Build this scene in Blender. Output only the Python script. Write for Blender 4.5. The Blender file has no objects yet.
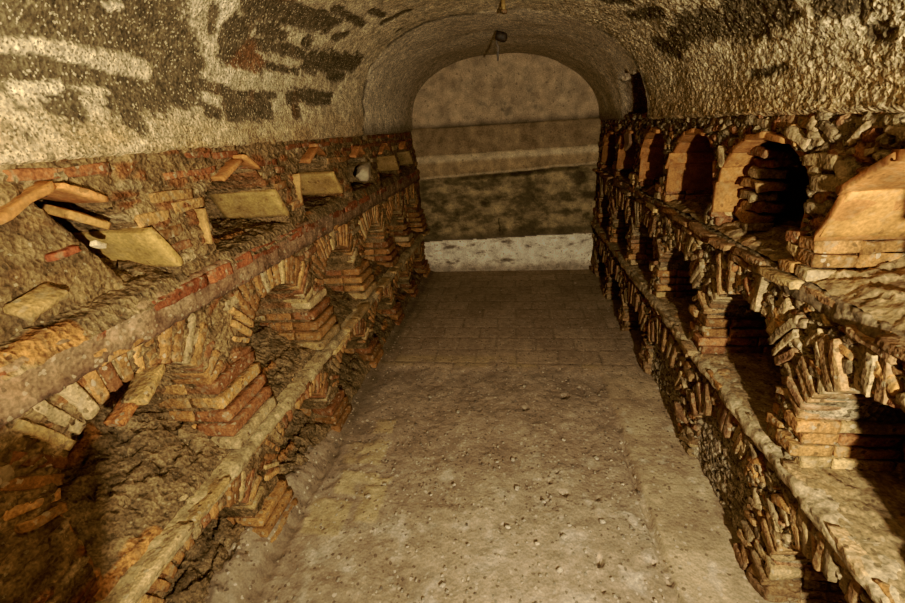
import bpy, math, random
import numpy as np
from mathutils import Matrix
C = bpy.context.scene.collection
PI = math.pi

# ------------------------------------------------------------------ noise
_rng = np.random.RandomState(7)
_P = _rng.permutation(512).astype(np.int64)
_P = np.concatenate([_P, _P, _P])
_G = _rng.normal(size=(512, 3)); _G /= np.linalg.norm(_G, axis=1)[:, None]
_W = _rng.rand(512, 4)
def perlin(x, y, z):
    xi = np.floor(x).astype(np.int64); yi = np.floor(y).astype(np.int64); zi = np.floor(z).astype(np.int64)
    fx = x-xi; fy = y-yi; fz = z-zi
    xi &= 511; yi &= 511; zi &= 511
    u = fx*fx*fx*(fx*(fx*6-15)+10); v = fy*fy*fy*(fy*(fy*6-15)+10); w = fz*fz*fz*(fz*(fz*6-15)+10)
    def g(dx, dy, dz):
        h = _P[_P[_P[(xi+dx) & 511]+((yi+dy) & 511)]+((zi+dz) & 511)] & 511
        G = _G[h]
        return G[..., 0]*(fx-dx)+G[..., 1]*(fy-dy)+G[..., 2]*(fz-dz)
    a = g(0,0,0)*(1-u)+g(1,0,0)*u; b = g(0,1,0)*(1-u)+g(1,1,0)*u
    c = g(0,0,1)*(1-u)+g(1,0,1)*u; d = g(0,1,1)*(1-u)+g(1,1,1)*u
    return ((a*(1-v)+b*v)*(1-w)+(c*(1-v)+d*v)*w)*1.5
def fbm(x, y, z, s, o=3, k=0.5):
    r = 0; a = 1; t = 0
    for i in range(o):
        r = r+a*perlin(x*s+17.3*i, y*s+5.1*i, z*s+9.7*i); t += a; a *= k; s *= 2.03
    return r/t
def worley(x, y):
    """2-D cell noise: nearest distance, second distance, four random numbers of the nearest cell"""
    xi = np.floor(x).astype(np.int64); yi = np.floor(y).astype(np.int64)
    f1 = np.full(x.shape, 9.0); f2 = np.full(x.shape, 9.0); idv = np.zeros(x.shape, np.int64)
    for dx in (-1, 0, 1):
        for dy in (-1, 0, 1):
            h = _P[_P[(xi+dx) & 511]+((yi+dy) & 511)] & 511
            px = xi+dx+_W[h, 0]*0.9+.05; py = yi+dy+_W[h, 1]*0.9+.05
            d = np.hypot(px-x, py-y)
            near = d < f1
            f2 = np.where(near, f1, np.minimum(f2, d)); idv = np.where(near, h, idv); f1 = np.where(near, d, f1)
    return f1, f2, _W[(idv*7+3) & 511]
def sstep(a, b, x):
    t = np.clip((x-a)/(b-a), 0, 1); return t*t*(3-2*t)
def mix(a, b, t):
    t = np.asarray(t)[..., None]; return np.asarray(a)*(1-t)+np.asarray(b)*t

# ------------------------------------------------------------------ materials
def node_mat(name, rough=0.9, bump=0.35, scale=70.0, var=0.35, fine=260.0, dist=0.006, dust=None, dust_amt=0.0, spec=0.2, specks=(), hard=0.2):
    """vertex tint x noise mottling, with two octaves of surface relief; everything in world position"""
    m = bpy.data.materials.new(name); m.use_nodes = True
    nt = m.node_tree; N = nt.nodes; L = nt.links
    b = N['Principled BSDF']; b.inputs['Roughness'].default_value = rough
    b.inputs['Specular IOR Level'].default_value = spec
    at = N.new('ShaderNodeAttribute'); at.attribute_name = 'tint'
    ge = N.new('ShaderNodeNewGeometry')
    n1 = N.new('ShaderNodeTexNoise'); n1.inputs['Scale'].default_value = scale*0.35; n1.inputs['Detail'].default_value = 6
    n2 = N.new('ShaderNodeTexNoise'); n2.inputs['Scale'].default_value = fine; n2.inputs['Detail'].default_value = 3
    n3 = N.new('ShaderNodeTexVoronoi'); n3.inputs['Scale'].default_value = scale
    for n in (n1, n2, n3): L.new(ge.outputs['Position'], n.inputs['Vector'])
    r1 = N.new('ShaderNodeMapRange'); r1.inputs['From Min'].default_value = 0.3; r1.inputs['From Max'].default_value = 0.7
    r1.inputs['To Min'].default_value = 1-var; r1.inputs['To Max'].default_value = 1+var
    L.new(n1.outputs['Fac'], r1.inputs['Value'])
    r2 = N.new('ShaderNodeMapRange'); r2.inputs['From Min'].default_value = .5-hard; r2.inputs['From Max'].default_value = .5+hard
    r2.inputs['To Min'].default_value = 1-var*0.9; r2.inputs['To Max'].default_value = 1+var*0.9
    L.new(n2.outputs['Fac'], r2.inputs['Value'])
    mu = N.new('ShaderNodeMath'); mu.operation = 'MULTIPLY'
    L.new(r1.outputs[0], mu.inputs[0]); L.new(r2.outputs[0], mu.inputs[1])
    sc = N.new('ShaderNodeVectorMath'); sc.operation = 'SCALE'
    L.new(at.outputs['Color'], sc.inputs[0]); L.new(mu.outputs[0], sc.inputs['Scale'])
    out = sc.outputs[0]
    if dust:
        n4 = N.new('ShaderNodeTexNoise'); n4.inputs['Scale'].default_value = 38; n4.inputs['Detail'].default_value = 7
        L.new(ge.outputs['Position'], n4.inputs['Vector'])
        r4 = N.new('ShaderNodeMapRange'); r4.inputs['From Min'].default_value = 0.52; r4.inputs['From Max'].default_value = 0.66
        r4.inputs['To Max'].default_value = dust_amt
        L.new(n4.outputs['Fac'], r4.inputs['Value'])
        mx = N.new('ShaderNodeMix'); mx.data_type = 'RGBA'
        L.new(r4.outputs[0], mx.inputs['Factor']); L.new(out, mx.inputs['A']); mx.inputs['B'].default_value = (*dust, 1)
        out = mx.outputs['Result']
    for (ssc, size, share, colr, amt) in specks:       # scattered grains: (scale, radius, share of cells, colour, strength)
        vo = N.new('ShaderNodeTexVoronoi'); vo.inputs['Scale'].default_value = ssc
        wn = N.new('ShaderNodeTexNoise'); wn.inputs['Scale'].default_value = ssc*1.3
        L.new(ge.outputs['Position'], wn.inputs['Vector'])
        wa = N.new('ShaderNodeVectorMath'); wa.operation = 'MULTIPLY_ADD'; wa.inputs[1].default_value = (.9/ssc,)*3
        L.new(wn.outputs['Color'], wa.inputs[0]); L.new(ge.outputs['Position'], wa.inputs[2]); L.new(wa.outputs[0], vo.inputs['Vector'])
        sx = N.new('ShaderNodeSeparateColor'); L.new(vo.outputs['Color'], sx.inputs[0])
        m1 = N.new('ShaderNodeMath'); m1.operation = 'LESS_THAN'; m1.inputs[1].default_value = share; L.new(sx.outputs[0], m1.inputs[0])
        m2 = N.new('ShaderNodeMath'); m2.operation = 'LESS_THAN'; m2.inputs[1].default_value = size; L.new(vo.outputs['Distance'], m2.inputs[0])
        m3 = N.new('ShaderNodeMath'); m3.operation = 'MULTIPLY'; L.new(m1.outputs[0], m3.inputs[0]); L.new(m2.outputs[0], m3.inputs[1])
        m4 = N.new('ShaderNodeMath'); m4.operation = 'MULTIPLY'; m4.inputs[1].default_value = amt; L.new(m3.outputs[0], m4.inputs[0])
        mx = N.new('ShaderNodeMix'); mx.data_type = 'RGBA'
        L.new(m4.outputs[0], mx.inputs['Factor']); L.new(out, mx.inputs['A']); mx.inputs['B'].default_value = (*colr, 1)
        out = mx.outputs['Result']
    L.new(out, b.inputs['Base Color'])
    ad = N.new('ShaderNodeMath'); ad.operation = 'MULTIPLY_ADD'; ad.inputs[1].default_value = 0.5
    L.new(n2.outputs['Fac'], ad.inputs[0]); L.new(n3.outputs['Distance'], ad.inputs[2])
    bp = N.new('ShaderNodeBump'); bp.inputs['Strength'].default_value = bump; bp.inputs['Distance'].default_value = dist
    L.new(ad.outputs[0], bp.inputs['Height']); L.new(bp.outputs[0], b.inputs['Normal'])
    return m
M = {
 'mortar': node_mat('rubble_mortar', bump=.75, scale=55, var=0.42, fine=135, dist=0.010, hard=.16, specks=((80, .40, .10, (.40, .33, .21), .6), (55, .5, .16, (.05, .038, .022), .75))),
 'mortar_brown': node_mat('brown_rubble_mortar', bump=0.9, scale=55, var=0.40, fine=135, dist=0.009, hard=.18, specks=((90, .36, .10, (.40, .33, .21), .6), (60, .40, .10, (.06, .045, .026), .55))),
 'sill': node_mat('worn_mortar_sill', bump=0.4, scale=45, var=0.34, fine=110, dist=0.006, hard=.17, specks=((75, .40, .12, (.46, .38, .25), .6), (60, .42, .10, (.10, .075, .045), .6))),
 'brick':  node_mat('old_brick', bump=0.6, scale=70, var=0.30, fine=150, dist=0.005, dust=(.36, .285, .18), dust_amt=0.6, hard=.17, specks=((60, .45, .08, (.45, .38, .26), .7), (65, .45, .08, (.07, .045, .025), .6))),
 'tile':   node_mat('terracotta_tile', bump=0.35, scale=40, var=0.26, fine=110, dist=0.003, dust=(.50, .36, .20), dust_amt=0.3, specks=((50, .4, .08, (.15, .08, .035), .5),)),
 'vault':  node_mat('vault_plaster', bump=0.5, scale=85, var=0.36, fine=120, dist=0.008, hard=.15, specks=((190, .55, .26, (.13, .10, .058), .75), (150, .5, .16, (.66, .57, .39), .7))),
 'smooth': node_mat('smooth_plaster', bump=0.35, scale=30, var=0.26, fine=90, dist=0.004, specks=((40, .4, .06, (.16, .125, .08), .5),)),
 'earth':  node_mat('earth_floor', bump=0.4, scale=60, var=0.17, fine=130, dist=0.006, hard=.18, specks=((55, .34, .10, (.60, .53, .42), .9), (24, .22, .07, (.58, .51, .41), .85), (60, .4, .10, (.10, .075, .048), .6))),
 'stone':  node_mat('pale_stone', bump=0.4, scale=60, var=0.2, fine=200, dist=0.003),
 'iron':   node_mat('rusty_iron', rough=0.6, bump=0.4, scale=150, var=0.4, fine=300, dist=0.002, spec=0.5),
}

# ------------------------------------------------------------------ mesh building
def link(name, V, F, col, mat, parent=None, smooth=True, origin=None):
    V = np.asarray(V, np.float32).reshape(-1, 3); F = np.asarray(F, np.int32).reshape(-1, 4)
    if origin is not None: V = V-np.asarray(origin, np.float32)
    me = bpy.data.meshes.new(name)
    me.vertices.add(len(V)); me.vertices.foreach_set('co', V.ravel())
    me.loops.add(F.size); me.loops.foreach_set('vertex_index', F.ravel())
    me.polygons.add(len(F)); me.polygons.foreach_set('loop_start', np.arange(0, F.size, 4, dtype=np.int32))
    me.polygons.foreach_set('loop_total', np.full(len(F), 4, np.int32))
    me.update(calc_edges=True); me.validate()
    ca = me.attributes.new('tint', 'FLOAT_COLOR', 'POINT')
    c4 = np.ones((len(V), 4), np.float32); c4[:, :3] = np.clip(col, 0.0, 1.0)
    ca.data.foreach_set('color', c4.ravel())
    me.polygons.foreach_set('use_smooth', np.full(len(F), smooth, bool))
    me.materials.append(mat)
    o = bpy.data.objects.new(name, me); C.objects.link(o)
    if parent is not None: o.parent = parent
    elif origin is not None: o.location = origin
    return o
def tag(o, label, cat, group=None, kind=None):
    if label: o['label'] = label
    if cat: o['category'] = cat
    if group: o['group'] = group
    if kind: o['kind'] = kind
    return o
def thing(name, loc, label, cat, group=None):
    o = bpy.data.objects.new(name, None); o.empty_display_size = .05; C.objects.link(o)
    o.location = loc
    return tag(o, label, cat, group)
def grid_faces(nu, nv):
    i = np.arange(nu-1)[:, None]; j = np.arange(nv-1)[None, :]
    a = (i*nv+j).ravel()
    return np.stack([a, a+nv, a+nv+1, a+1], 1)
def sub_mesh(V, col, F, keep):
    f = F[keep]; u, inv = np.unique(f.ravel(), return_inverse=True)
    return V[u], inv.reshape(-1, 4), col[u]

def _template(ns):
    lists = [np.array([-1, -.82, -.4, 0, .4, .82, 1]) if n == 6 else np.array([-1, -.72, 0, .72, 1]) for n in ns]
    vs = {}; V = []; F = []
    def vid(p):
        k = tuple(np.round(p, 4))
        if k not in vs: vs[k] = len(V); V.append(p)
        return vs[k]
    for ax in range(3):
        u, v = [(1, 2), (2, 0), (0, 1)][ax]
        for sg in (-1, 1):
            U, W = lists[u], lists[v]
            for i in range(len(U)-1):
                for j in range(len(W)-1):
                    q = []
                    for a, b in ((i, j), (i+1, j), (i+1, j+1), (i, j+1)):
                        p = np.zeros(3); p[ax] = sg; p[u] = U[a]; p[v] = W[b]; q.append(vid(p))
                    F.append(q if sg > 0 else q[::-1])
    return np.array(V), np.array(F)
TB = _template((6, 4, 4))
class Bricks:
    """collects worn bricks, tiles or stones; build() links them as one mesh"""
    def __init__(s, rough=.004, seed=0):
        s.V = []; s.F = []; s.C = []; s.n = 0; s.rough = rough; s.r = random.Random(seed)
    def add(s, c, ax, half, tint, rad=.22, rough=None, lump=None):
        T, F = TB
        h = np.asarray(half, float); r = rad*h.min()
        q = T*h; inner = np.clip(q, -(h-r), h-r); dv = q-inner
        ln = np.linalg.norm(dv, axis=1)[:, None]
        q = inner+dv/np.maximum(ln, 1e-9)*r
        rg = s.rough if rough is None else rough
        off = np.array([s.r.uniform(-50, 50) for _ in range(3)])
        w = q+off
        lo = np.stack([perlin(w[:, 0]*9+31*k, w[:, 1]*14+7*k, w[:, 2]*14) for k in range(3)], 1)
        hi = np.stack([perlin(w[:, 0]*45+31*k, w[:, 1]*45+7*k, w[:, 2]*45) for k in range(3)], 1)
        q = q+lo*rg*1.7+hi*rg*.8
        A = np.asarray(ax, float)
        s.V.append(q@A+np.asarray(c, float)); s.F.append(F+s.n); s.n += len(T)
        s.C.append(np.repeat(np.asarray(tint, float)[None], len(T), 0)*(1+.25*lo[:, :1]))
    def build(s, name, mat, parent=None, origin=None):
        if not s.V: return None
        return link(name, np.concatenate(s.V), np.concatenate(s.F), np.concatenate(s.C), mat, parent, origin=origin)
def rot_in_plane(u, v, a):
    u = np.asarray(u, float); v = np.asarray(v, float)
    return u*math.cos(a)+v*math.sin(a), -u*math.sin(a)+v*math.cos(a)
def brick_tint(r, dark=1.0, pale=.12, grey=0.):
    t = r.random()
    if t < .42: c = (.38, .215, .09)
    elif t < .60: c = (.295, .15, .07)
    elif t < .86: c = (.45, .27, .115)
    else: c = (.50, .36, .18)
    if r.random() < pale: c = (.43, .325, .185)
    k = r.uniform(.68, 1.12)*dark
    return mix(np.array(c), np.array((.30, .235, .15)), grey)*k

# ------------------------------------------------------------------ room measures (metres)
YB = 4.98            # back wall
YF = -1.15           # entrance end, behind the photographer
XL, XR = -1.06, .85
VC, VW, VZ, VH = -.125, .975, 1.57, .68    # vault: centre, half width, springing, rise
SIDES = {'left': (-1, XL), 'right': (1, XR)}
def face_x(side, y, z):
    s, x0 = SIDES[side]
    if side == 'left': return x0-.045*sstep(1.2, 1.6, z)
    return x0+.01*sstep(1.2, 1.6, z)

# openings: (side, row) -> list of dicts ; y0..y1 along the wall, z0 sill, zs springing, zt crown
YR = [(.60, 1.22), (1.37, 1.95), (2.10, 2.66), (2.79, 3.32), (3.47, 4.00), (4.15, 4.70)]
def arch(y0, y1, z0, zs, zt, depth): return dict(kind='arch', y0=y0, y1=y1, z0=z0, zs=zs, zt=zt, depth=depth)
def poly(y0, y1, z0, zt, depth):
    ym = (y0+y1)/2
    P = [(y0+.01, z0-.02), (y0+.03, z0+.17), (y0+.13, zt-.055), (ym, zt), (y1-.17, zt-.05), (y1-.06, z0+.14), (y1, z0-.02)]
    return dict(kind='poly', y0=y0, y1=y1, z0=z0, zs=z0+.15, zt=zt, depth=depth, P=P)
OPEN = {}
OPEN['left', 'top'] = [poly(.66, 1.22, 1.22, 1.52, .34), poly(1.42, 1.97, 1.22, 1.525, .38), poly(2.14, 2.68, 1.23, 1.53, .38),
                       poly(2.86, 3.36, 1.23, 1.50, .28), poly(3.52, 4.06, 1.23, 1.49, .26), poly(4.2, 4.70, 1.24, 1.48, .26)]
OPEN['left', 'middle'] = [arch(.66, 1.20, .54, .80, 1.00, .30), arch(1.46, 1.97, .54, .80, .985, .32), arch(2.20, 2.70, .54, .79, .97, .32),
                          arch(2.93, 3.42, .54, .78, .96, .32), arch(3.62, 4.08, .54, .78, .95, .32), arch(4.26, 4.72, .54, .78, .95, .32)]
OPEN['left', 'bottom'] = [arch(.70, 1.22, .0, .20, .37, .30), arch(1.44, 1.97, .0, .20, .36, .30), arch(2.18, 2.70, .0, .20, .36, .30),
                          arch(2.90, 3.42, .0, .20, .36, .30), arch(3.60, 4.08, .0, .20, .36, .30), arch(4.24, 4.72, .0, .20, .36, .30)]
t1 = poly(.62, 1.36, 1.12, 1.52, .40); t1['P'] = [(.64, 1.1), (.66, 1.36), (.78, 1.47), (.98, 1.52), (1.13, 1.485), (1.28, 1.395), (1.345, 1.26), (1.37, 1.08)]
OPEN['right', 'top'] = [t1] + [arch(a, b, 1.13, zs, zt, .40) for (a, b), zs, zt in zip([(1.46, 2.06), (2.13, 2.70), (2.84, 3.29), (3.50, 4.0), (4.16, 4.70)], (1.30, 1.32, 1.33, 1.33, 1.33), (1.515, 1.52, 1.515, 1.5, 1.48))]
OPEN['right', 'middle'] = [arch(a, b, .56, .72, zt, .40) for (a, b), zt in zip(YR, (.95, .935, .93, .93, .92, .92))]
OPEN['right', 'bottom'] = [arch(a, b, .0, .19, zt, .36) for (a, b), zt in zip([(.60, 1.17), (1.36, 1.89), (2.12, 2.68), (2.82, 3.34), (3.5, 4.02), (4.18, 4.7)], (.40, .37, .32, .32, .32, .32))]

for k_ in (1, 2): OPEN['right', 'bottom'][k_]['depth'] = .034
def sd_open(o, y, z):
    """approximate signed distance, negative inside"""
    if o['kind'] == 'arch':
        a = (o['y1']-o['y0'])/2; yc = (o['y0']+o['y1'])/2; b = o['zt']-o['zs']
        lo = np.abs(y-yc)-a
        up = (np.hypot((y-yc)/a, (z-o['zs'])/b)-1)*min(a, b)
        d = np.where(z < o['zs'], lo, up)
    else:
        P = np.array(o['P']); n = len(P)
        dm = np.full(y.shape, 1e9); inside = np.zeros(y.shape, bool)
        for i in range(n):
            ax_, az = P[i]; bx, bz = P[(i+1) % n]
            ex, ez = bx-ax_, bz-az
            t = np.clip(((y-ax_)*ex+(z-az)*ez)/(ex*ex+ez*ez), 0, 1)
            dm = np.minimum(dm, np.hypot(y-ax_-t*ex, z-az-t*ez))
            c = ((az > z) != (bz > z)) & (y < (bx-ax_)*(z-az)/((bz-az) if bz != az else 1e-9)+ax_)
            inside ^= c
        d = np.where(inside, -dm, dm)
    return np.maximum(d, o['z0']-.03-z)

def all_sd(side, y, z):
    d = np.full(np.shape(y), 9.0); own = np.full(np.shape(y), -1)
    k = 0
    for row in ('top', 'middle', 'bottom'):
        for o in OPEN[side, row]:
            s = sd_open(o, y, z); own = np.where(s < d, k, own); d = np.minimum(d, s); k += 1
    return d, own

# ------------------------------------------------------------------ side walls as carved relief
def make_wall(side):
    s, x0 = SIDES[side]; left_ = side == 'left'
    ys = np.concatenate([np.arange(YF, .35, .04), np.arange(.35, 2.2, .0085), np.arange(2.2, YB+.09, .012)])
    zs = np.arange(-.04, 1.615, .0095)
    Y, Z = np.meshgrid(ys, zs, indexing='ij')
    d, own = all_sd(side, Y, Z)
    wob = .012*fbm(Y, Z, Y*0+3, 14, 2)
    dw = d+wob
    # stones set in mortar
    sy, sz = (12, 30) if side == 'left' else (16, 26)
    wx = .35*perlin(Y*9, Z*9, Z*0+4); wz = .35*perlin(Y*9, Z*9, Z*0+14)
    f1, f2, rnd = worley(Y*sy+wx, Z*sz+wz)
    pil = sstep(0.02, .30, f2-f1)
    amp = .010 if side == 'left' else .028
    relief = -(pil-.55)*amp*(.4+.9*rnd[..., 0])+.012*fbm(Y, Z, Y*0, 10, 3)+.009*fbm(Y, Z, Y*0+8, 50, 3, .7)
    # the core lies a little behind the facing bricks
    base = (.008 if left_ else .014)+relief
    depth = np.zeros_like(Y)
    k = 0; dep = {}
    for row in ('top', 'middle', 'bottom'):
        for o in OPEN[side, row]: dep[k] = o['depth']; k += 1
    dv = np.vectorize(lambda q: dep.get(q, .3))(own)
    if left_: dv = np.where(own == 0, 0.045+.295*sstep(.98, 1.10, Y+.5*(Z-1.38)), dv)
    inside = 1-sstep(-.012, .004, dw)
    back = dv+relief*np.where(dv < .05, .45, .8)+np.where(dv < .05, .006, .02)*fbm(Y, Z, Y*0+21, 5, 2)
    D = base*(1-inside)+back*inside
    X = np.vectorize(lambda q: q)(x0+s*D)
    X = X+(face_x(side, Y, Z)-x0)
    V = np.stack([X, Y, Z], -1).reshape(-1, 3)
    # tint: grey-brown lime mortar, pale and dark stones, reddish brick crumbs
    st = mix((.20, .155, .095), (.40, .325, .21), rnd[..., 1])
    st = np.where((rnd[..., 2] > .80)[..., None], np.array((.30, .135, .06)), st)
    st = np.where((rnd[..., 2] < .10)[..., None], np.array((.52, .46, .34)), st)
    mo = mix((.19, .15, .095), (.36, .30, .20), .5+.9*fbm(Y, Z, Y*0+5, 7, 4))
    col = mix(mo, st, pil*(.6 if side == 'left' else .75))
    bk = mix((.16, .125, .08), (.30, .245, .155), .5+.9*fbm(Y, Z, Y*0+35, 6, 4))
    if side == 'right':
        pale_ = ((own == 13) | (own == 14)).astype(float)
        bk = mix(bk*.35, mix((.14, .11, .075), mix((.34, .285, .20), (.56, .49, .37), rnd[..., 1]), sstep(.03, .16, f2-f1)), pale_)  # backs tinted darker to deepen the shade inside, except the pale stone ones
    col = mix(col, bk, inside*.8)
    if side == 'left':
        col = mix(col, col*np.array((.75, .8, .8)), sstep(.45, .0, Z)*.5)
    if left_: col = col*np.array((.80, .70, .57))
    col = col.reshape(-1, 3)
    F = grid_faces(len(ys), len(zs))
    if s > 0: F = F[:, ::-1]
    fc = F
    dm = dw.reshape(-1)[fc].mean(1); ow = own.reshape(-1)[fc[:, 0]]
    isin = dm < -.004
    v, f, c = sub_mesh(V, col, F, ~isin)
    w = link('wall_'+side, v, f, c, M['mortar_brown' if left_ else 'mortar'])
    tag(w, {'left': 'rubble and brick side wall whose upper niches hold pale slabs', 'right': 'rough rubble and brick side wall with deep dark arched niches'}[side], 'wall', kind='structure')
    rec = {}
    k = 0
    for row in ('top', 'middle', 'bottom'):
        for i, o in enumerate(OPEN[side, row]):
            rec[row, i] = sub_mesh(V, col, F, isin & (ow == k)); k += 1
    return w, rec
WALL = {}; REC = {}
for side in SIDES: WALL[side], REC[side] = make_wall(side)

def frame(side):
    s, x0 = SIDES[side]
    def P(y, z, d): return np.array([float(face_x(side, y, np.array(z)))+s*d, y, z])
    return s, P
EY = np.array([0, 1., 0]); EZ = np.array([0, 0, 1.])
def ED(side): return np.array([SIDES[side][0], 0, 0.])

# ------------------------------------------------------------------ niches
ORD = ['nearest', 'second from the front', 'third from the front', 'third from the back', 'second from the back', 'last before the back wall']
WNAME = {'left': 'slab-niche wall', 'right': 'dark-niche wall'}
LOOK = {
 ('left', 'top', 0): 'low tile-topped niche full of rubble, broad pale slab at its side',
 ('left', 'top', 1): 'low niche under a bent tile, second along from the front, pale slab inside',
 ('left', 'top', 2): 'low niche, third along, squarish pale slab beside an upright tile edge',
 ('left', 'top', 3): 'low dark niche with a pale stone lump inside, no slab',
 ('left', 'top', 4): 'small low niche with a short dull slab, second from back wall',
 ('left', 'top', 5): 'small low niche with a dull slab, touching the back wall corner',
 ('left', 'middle', 0): 'large arched niche half in shadow, filled with rubble, front of the pale-slab wall',
 ('left', 'middle', 1): 'arched niche with cracked rubble heap and orange stepped pier',
 ('left', 'middle', 2): 'arched niche, third along the middle row, stepped orange pier with pale course',
 ('left', 'middle', 3): 'small arched niche, third from back in middle row below pale slabs',
 ('left', 'middle', 4): 'dim small arched niche, second from back in middle row below slabs',
 ('left', 'middle', 5): 'dimmest small arched niche in middle row, against the back wall corner',
 ('left', 'bottom', 0): 'buried niche at floor level, nearest one under the yellowish ledge',
 ('left', 'bottom', 1): 'buried floor-level niche under the yellowish ledge, second along, grey mortar',
 ('left', 'bottom', 2): 'buried floor-level niche, third along, low brick pier above dark earth',
 ('left', 'bottom', 3): 'buried floor-level niche, fourth along, low pier with two pale courses',
 ('left', 'bottom', 4): 'dim buried floor-level niche, second from the back wall under the thin ledge',
 ('left', 'bottom', 5): 'dim floor-level niche in the corner beside the white plastered back wall',
 ('right', 'top', 0): 'largest upper niche lined with a bright smooth orange slab',
 ('right', 'top', 1): 'tall black arched niche with a bright tile rim, beside the orange slab niche',
 ('right', 'top', 2): 'tall black upper niche, third along, with an orange curved side',
 ('right', 'top', 3): 'narrow black upper niche, fourth along, below the torn vault edge',
 ('right', 'top', 4): 'very narrow dark upper niche with a hanging broken tile at its top',
 ('right', 'top', 5): 'thinnest dark upper niche, beside the back wall',
 ('right', 'middle', 0): 'big black arched niche above the broad sandy sill, nearest in its row',
 ('right', 'middle', 1): 'black arched niche with a complete fan of bricks, second in middle row',
 ('right', 'middle', 2): 'black arched niche under a fan of thin bricks, third in middle row',
 ('right', 'middle', 3): 'narrow black arched niche, fourth in middle row',
 ('right', 'middle', 4): 'very narrow dark niche in middle row, second from the back wall',
 ('right', 'middle', 5): 'thinnest dark niche in middle row, at the back wall',
 ('right', 'bottom', 0): 'black floor-level arched niche in the lower corner, nearest one',
 ('right', 'bottom', 1): 'floor-level arched niche with a crazed pale stone side',
 ('right', 'bottom', 2): 'smaller floor-level arched niche, third along, with pale rubble side',
 ('right', 'bottom', 3): 'dim floor-level niche, fourth along, beside the tiled far floor',
 ('right', 'bottom', 4): 'very dim floor-level niche, second from the back wall, black inside',
 ('right', 'bottom', 5): 'dimmest floor-level niche, next to the white plaster band',
}
NICHE = {}
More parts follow.
